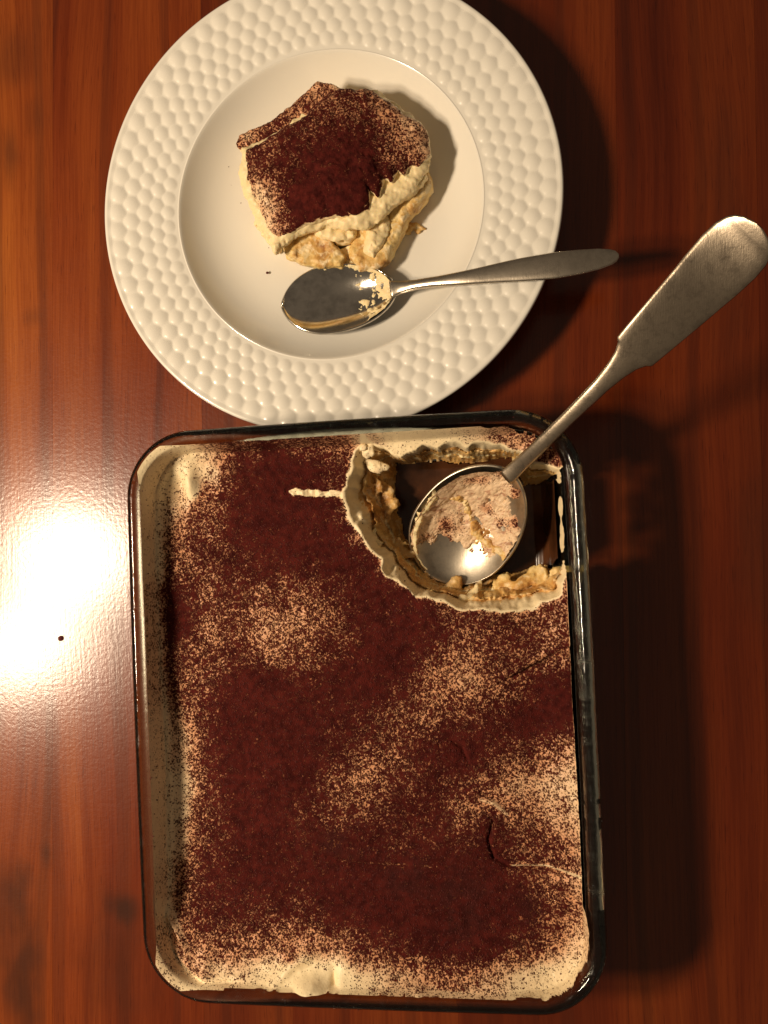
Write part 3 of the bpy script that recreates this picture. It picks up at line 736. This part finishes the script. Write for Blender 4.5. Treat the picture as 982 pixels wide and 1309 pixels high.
# ------------------------------------------------------------------ spoons
def catmull(P, n):
    P = np.asarray(P, float); out = []
    Q = np.vstack([2 * P[0] - P[1], P, 2 * P[-1] - P[-2]])
    for i in range(1, len(Q) - 2):
        for t in np.linspace(0, 1, n, endpoint=False):
            a, b, c, d = Q[i - 1:i + 3]
            out.append(.5 * ((2 * b) + (c - a) * t + (2 * a - 5 * b + 4 * c - d) * t ** 2 + (3 * b - a - 3 * c + d) * t ** 3))
    out.append(P[-1]); return np.array(out)
def bowl_surface(heel, tip, roll, halfw, depth, wprof, S_, T_):
    """points and up-normals of the inside of a spoon bowl over s (heel 0 .. tip 1) and t (-1..1)"""
    ax = tip - heel; L = np.linalg.norm(ax); ax = ax / L
    side = np.cross(ax, (0, 0, 1)); side /= np.linalg.norm(side); up = np.cross(side, ax)
    side, up = side * math.cos(roll) + up * math.sin(roll), up * math.cos(roll) - side * math.sin(roll)
    wv = np.interp(S_, *wprof) * halfw
    prof_s = (np.clip(4 * (S_ * .98 + .01) * (1 - (S_ * .98 + .01)), 0, 1)) ** .62
    dz = -depth * (1 - np.abs(T_) ** 2.3) * prof_s * np.clip(wv / halfw, 0, 1) ** .4
    return heel + S_[..., None] * L * ax + (wv * T_)[..., None] * side + dz[..., None] * up, side, up
def ovoid(k=1.0):
    s = np.concatenate([np.linspace(0, .06, 12), np.linspace(.06, .94, 60)[1:], 1 - np.linspace(.06, 0, 16)[1:] ** 1.0])
    wv = np.clip(1 - np.abs((s - .56) / np.where(s < .56, .56, .44)) ** np.where(s < .56, 2.15, 2.25), 0, 1) ** .56
    return s, wv
def make_spoon(root, heel, tip, roll, halfw, depth, path, widths, thick, mat, thickness=.0014, crown=.0, hmat=None, rolls=((0, 0), (1, 0))):
    base = np.array(root.location)
    s, wv = ovoid(); neck = widths[0][1] * .5 / halfw
    wv = np.maximum(wv, np.where(s < .3, neck * .9, 0)); wv[-1] = max(wv[-1], .02)
    nt = 33; t = np.sin(np.linspace(-np.pi / 2, np.pi / 2, nt))
    S_, T_ = np.meshgrid(s, t, indexing='ij')
    P, side, up = bowl_surface(heel, tip, roll, halfw, depth, (s, wv), S_, T_)
    gs, gt = np.gradient(P, axis=0), np.gradient(P, axis=1); n = np.cross(gt, gs); n /= np.maximum(np.linalg.norm(n, axis=2, keepdims=True), 1e-12)
    if (n[len(s) // 2, nt // 2] @ up) < 0: n = -n
    Q = P - n * thickness
    ns = len(s); V = np.concatenate([P.reshape(-1, 3), Q.reshape(-1, 3)]); f = []
    ix = lambda i, j, k: k * ns * nt + i * nt + j
    for i in range(ns - 1):
        for j in range(nt - 1):
            f.append((ix(i, j, 0), ix(i, j + 1, 0), ix(i + 1, j + 1, 0), ix(i + 1, j, 0))); f.append((ix(i, j, 1), ix(i + 1, j, 1), ix(i + 1, j + 1, 1), ix(i, j + 1, 1)))
        for j, r in ((0, 0), (nt - 1, 1)):
            a, b = ix(i, j, 0), ix(i + 1, j, 0); c, d = ix(i + 1, j, 1), ix(i, j, 1); f.append((a, b, c, d) if r == 0 else (d, c, b, a))
    for j in range(nt - 1):
        f.append((ix(0, j, 0), ix(0, j, 1), ix(0, j + 1, 1), ix(0, j + 1, 0))); f.append((ix(ns - 1, j, 0), ix(ns - 1, j + 1, 0), ix(ns - 1, j + 1, 1), ix(ns - 1, j, 1)))
    mesh_obj('bowl', V - base, f, mat, root)
    C = catmull(path, 14); m = len(C); cum = np.r_[0, np.cumsum(np.linalg.norm(np.diff(C, axis=0), axis=1))]; cum /= cum[-1]
    # dense resampling so that the shoulders and the end stay crisp
    sp_ = np.unique(np.concatenate([np.linspace(0, .55, 50), np.linspace(.55, .60, 16), np.linspace(.60, .90, 30), 1 - np.linspace(1, 0, 45) ** 1.7 * .10]).round(6)); C = np.stack([np.interp(sp_, cum, C[:, i]) for i in range(3)], 1); m = len(C)
    wd = np.interp(sp_, [a for a, b in widths], [b for a, b in widths]); th = np.interp(sp_, [a for a, b in thick], [b for a, b in thick])
    tan = np.gradient(C, axis=0); tan /= np.linalg.norm(tan, axis=1, keepdims=True)
    sec = []; k = 20
    for a in np.arange(k) / k * 2 * np.pi:
        ca_, sa_ = math.cos(a), math.sin(a)
        sec.append((math.copysign(abs(ca_) ** .55, ca_), math.copysign(abs(sa_) ** .75, sa_)))
    V, f = [], []
    for i in range(m):
        sd_ = np.cross(tan[i], (0, 0, 1)); sd_ /= np.linalg.norm(sd_); upv = np.cross(sd_, tan[i])
        ro = np.interp(sp_[i], [a for a, b in rolls], [b for a, b in rolls]); sd_, upv = sd_ * math.cos(ro) - upv * math.sin(ro), upv * math.cos(ro) + sd_ * math.sin(ro)
        for (a, b) in sec: V.append(C[i] + sd_ * a * wd[i] / 2 + upv * (b * th[i] / 2 + (crown * (1 - a * a) * th[i] if b > 0 else 0)))
    for i in range(m - 1):
        for j in range(k): f.append((i * k + j, i * k + (j + 1) % k, (i + 1) * k + (j + 1) % k, (i + 1) * k + j))
    f.append(tuple(range(k))[::-1]); f.append(tuple(range((m - 1) * k, m * k)))
    o = mesh_obj('handle', np.array(V) - base, f, hmat or mat, root)
    bm = bmesh.new(); bm.from_mesh(o.data); bmesh.ops.recalc_face_normals(bm, faces=bm.faces); bm.to_mesh(o.data); bm.free()
    return dict(heel=heel, tip=tip, roll=roll, halfw=halfw, depth=depth, wprof=(s, wv))
def residue(root, b, fn, mat, name, seed, cocoa=0.0, ns=170, nt=170):
    """a smear lying in a bowl; fn(s, t) gives its thickness in metres, nothing where negative"""
    s = np.linspace(.01, .99, ns); t = np.linspace(-.985, .985, nt); S_, T_ = np.meshgrid(s, t, indexing='ij')
    P, side, up = bowl_surface(b['heel'], b['tip'], b['roll'], b['halfw'], b['depth'], b['wprof'], S_, T_)
    gs, gt = np.gradient(P, axis=0), np.gradient(P, axis=1); n = np.cross(gt, gs); n /= np.linalg.norm(n, axis=2, keepdims=True)
    if (n[ns // 2, nt // 2] @ up) < 0: n = -n
    H = fn(S_, T_, P) ; keep = H > 0
    hm = max(H.max(), 1e-6); H = np.where(H > 0, hm * np.sqrt(np.clip(H / hm, 0, 1)), H)
    P = P + n * np.clip(H, -.0003, 1)[..., None]
    idx = np.arange(ns * nt).reshape(ns, nt)
    q = np.stack([idx[:-1, :-1], idx[:-1, 1:], idx[1:, 1:], idx[1:, :-1]], -1)
    k4 = keep[:-1, :-1] | keep[1:, 1:] | keep[:-1, 1:] | keep[1:, :-1]; q = q[k4]
    used = np.unique(q); rm = -np.ones(ns * nt, int); rm[used] = np.arange(len(used))
    cc = np.clip(cocoa + (.5 if cocoa else 0) * vnoise(P[..., 0], P[..., 1], P[..., 2], 130, seed + 3), 0, 1)
    return mesh_obj(name, P.reshape(-1, 3)[used] - np.array(root.location), rm[q], mat, root, attrs={'cocoa': cc.reshape(-1)[used]})

# serving spoon, leaning out of the scooped corner over the rim
heel = at(650, 604, .0480); tip = at(550, 737, .0165)
sp = thing('serving_spoon', 'large tarnished silver spoon with fiddle handle standing in the scooped corner', 'spoon', (heel[0], heel[1], .0465))
path = [heel + (heel - at(645, 615, .0445)) * -.6, at(664, 595, .0520), at(700, 560, .0665), at(760, 501, .0850), at(827, 434, .1020), at(900, 361, .1140), at(945, 314, .1235), at(970, 288, .1310)]
Wd = [(0, .0088), (.06, .0080), (.14, .0072), (.30, .0068), (.44, .0078), (.50, .0098), (.54, .0128), (.562, .0165), (.572, .0203), (.60, .0212), (.72, .0242), (.84, .0272), (.90, .0280), (.94, .0268), (.965, .0236), (.98, .0196), (.992, .0135), (1, .005)]
Tk = [(0, .0030), (.1, .0036), (.4, .0034), (.56, .0022), (.8, .0019), (.97, .0018), (1, .001)]
b1 = make_spoon(sp, heel, tip, .16, .0268, .0125, path, Wd, Tk, SPOON_BOWL, .0015, .06, OLD_SILVER, ((0, .05), (.35, .12), (.6, .27), (.80, .24), (.93, .06), (1, .0)))
def sm1(s, t, P):
    n = fbm(P[..., 0], P[..., 1], P[..., 2], 140, 301, 4)
    m = .75 * (1 - ((s - .36) / .42) ** 2) - .55 * sst(.15, -.85, t) - .8 * sst(.62, .86, s) * sst(.45, .1, t) + .35 * sst(.5, .9, t)
    n2 = fbm(P[..., 0] + P[..., 1], (P[..., 1] - P[..., 0]) * 3, P[..., 2], 160, 305, 4)
    return .0025 * np.clip(m + 1.05 * n + .28 * n2 - .06, -1, 1.1)
residue(sp, b1, sm1, STAINED, 'cream_residue', 310, .10)
def sm2(s, t, P):
    n = fbm(P[..., 0], P[..., 1], P[..., 2], 260, 331, 4)
    d = np.abs((s - .50) + .10 * t + .05 * np.sin(5 * t)); return .0046 * np.clip(1 - d / .10 + 1.0 * n - .62, -1, 1) * sst(1.0, .6, np.abs(t + .1))
residue(sp, b1, sm2, SPONGE, 'sponge_residue', 340)
def sm3(s, t, P):
    n = fbm(P[..., 0], P[..., 1], P[..., 2], 300, 351, 4)
    return .0040 * np.clip(1 - np.abs(t - .93) / .13 + .8 * n - .2 - 1.5 * sst(.5, .3, s) , -1, 1)
residue(sp, b1, sm3, CREAM_PLAIN, 'cream_smear', 360)

# dessert spoon, resting in the plate
heel2 = at(505, 369, .0190); tip2 = at(362, 391, .0170)
ds = thing('dessert_spoon', 'shiny steel dessert spoon resting on the dimpled plate below the slice', 'spoon', (heel2[0], heel2[1], .0175))
path2 = [at(499, 370, .0186), at(515, 367, .0196), at(545, 362, .0240), at(590, 356, .0300), at(650, 347, .0345), at(720, 338, .0390), at(791, 327, .0410)]
Wd2 = [(0, .0100), (.05, .0070), (.12, .0054), (.22, .0056), (.40, .0084), (.60, .0124), (.74, .0138), (.84, .0128), (.92, .0108), (.97, .0080), (.99, .0056), (1, .0022)]
Tk2 = [(0, .0022), (.1, .0036), (.2, .0034), (.45, .0024), (.8, .0020), (1, .0012)]
b2 = make_spoon(ds, heel2, tip2, -.06, .0190, .0080, path2, Wd2, Tk2, STEEL, .0013, .1, SATIN)
def sm4(s, t, P):
    n = fbm(P[..., 0], P[..., 1], P[..., 2], 260, 401, 4)
    return .0012 * np.clip(.42 * sst(.30, .05, s) + .9 * n - .22 - .5 * sst(.25, .5, s) + .35 * sst(.80, .96, np.abs(t)) * sst(.95, .4, s), -1, 1)
residue(ds, b2, sm4, CREAM_PLAIN, 'cream_smear', 410)

# ------------------------------------------------------------------ small things
def speck(name, px, py, z, r, label, cat, mat, squash=.6):
    p = at(px, py, z)
    o = thing(name, label, cat, tuple(p)) if False else None
    bm = bmesh.new(); bmesh.ops.create_icosphere(bm, subdivisions=2, radius=r)
    for v_ in bm.verts: v_.co = Vector((v_.co.x * random.uniform(.8, 1.3), v_.co.y * random.uniform(.8, 1.2), max(v_.co.z * squash, -r * .3)))
    me = bpy.data.meshes.new(name); bm.to_mesh(me); bm.free(); me.materials.append(mat)
    o = bpy.data.objects.new(name, me); COL.objects.link(o); o.location = (p[0], p[1], p[2] + r * .3); o['label'] = label; o['category'] = cat
    return o
speck('crumb', 78, 816, 0, .0016, 'dark crumb lying on the bare table in the lamp glare', 'crumb', COCOA)
speck('crumb', 342, 349, .0080, .0008, 'tiny brown crumb in the plate well left of the dessert spoon', 'crumb', COCOA)

ang = RNG.uniform(0, 6.28, 70); rad_ = .030 + .022 * RNG.random(70) ** 1.5
ps = np.c_[SC[0] + rad_ * np.cos(ang) * 1.25, SC[1] + rad_ * np.sin(ang), np.full(70, .0072)]
rr_ = np.hypot(ps[:, 0] - PC[0], ps[:, 1] - PC[1]); ps[:, 2] = np.interp(rr_, well_r[::-1], well_z[::-1]) + .0002
grains('cocoa_dust', ps - PC, .00012, .00036, plate)
lp = np.array(rr_loop(.0040)); pick = RNG.integers(0, len(lp), 260); off = RNG.uniform(-.0020, .0040, 260)
q_ = lp[pick] * (1 - off[:, None] / .12) + RNG.normal(0, .0012, (260, 2))
grains('cocoa_dust', np.c_[q_, np.interp(rr_sdf(q_[:, 0], q_[:, 1], 0), [0, .0022, .0042, .006, .0081], [.0552, .0591, .0594, .0585, .0530])], .00012, .00040, dish)
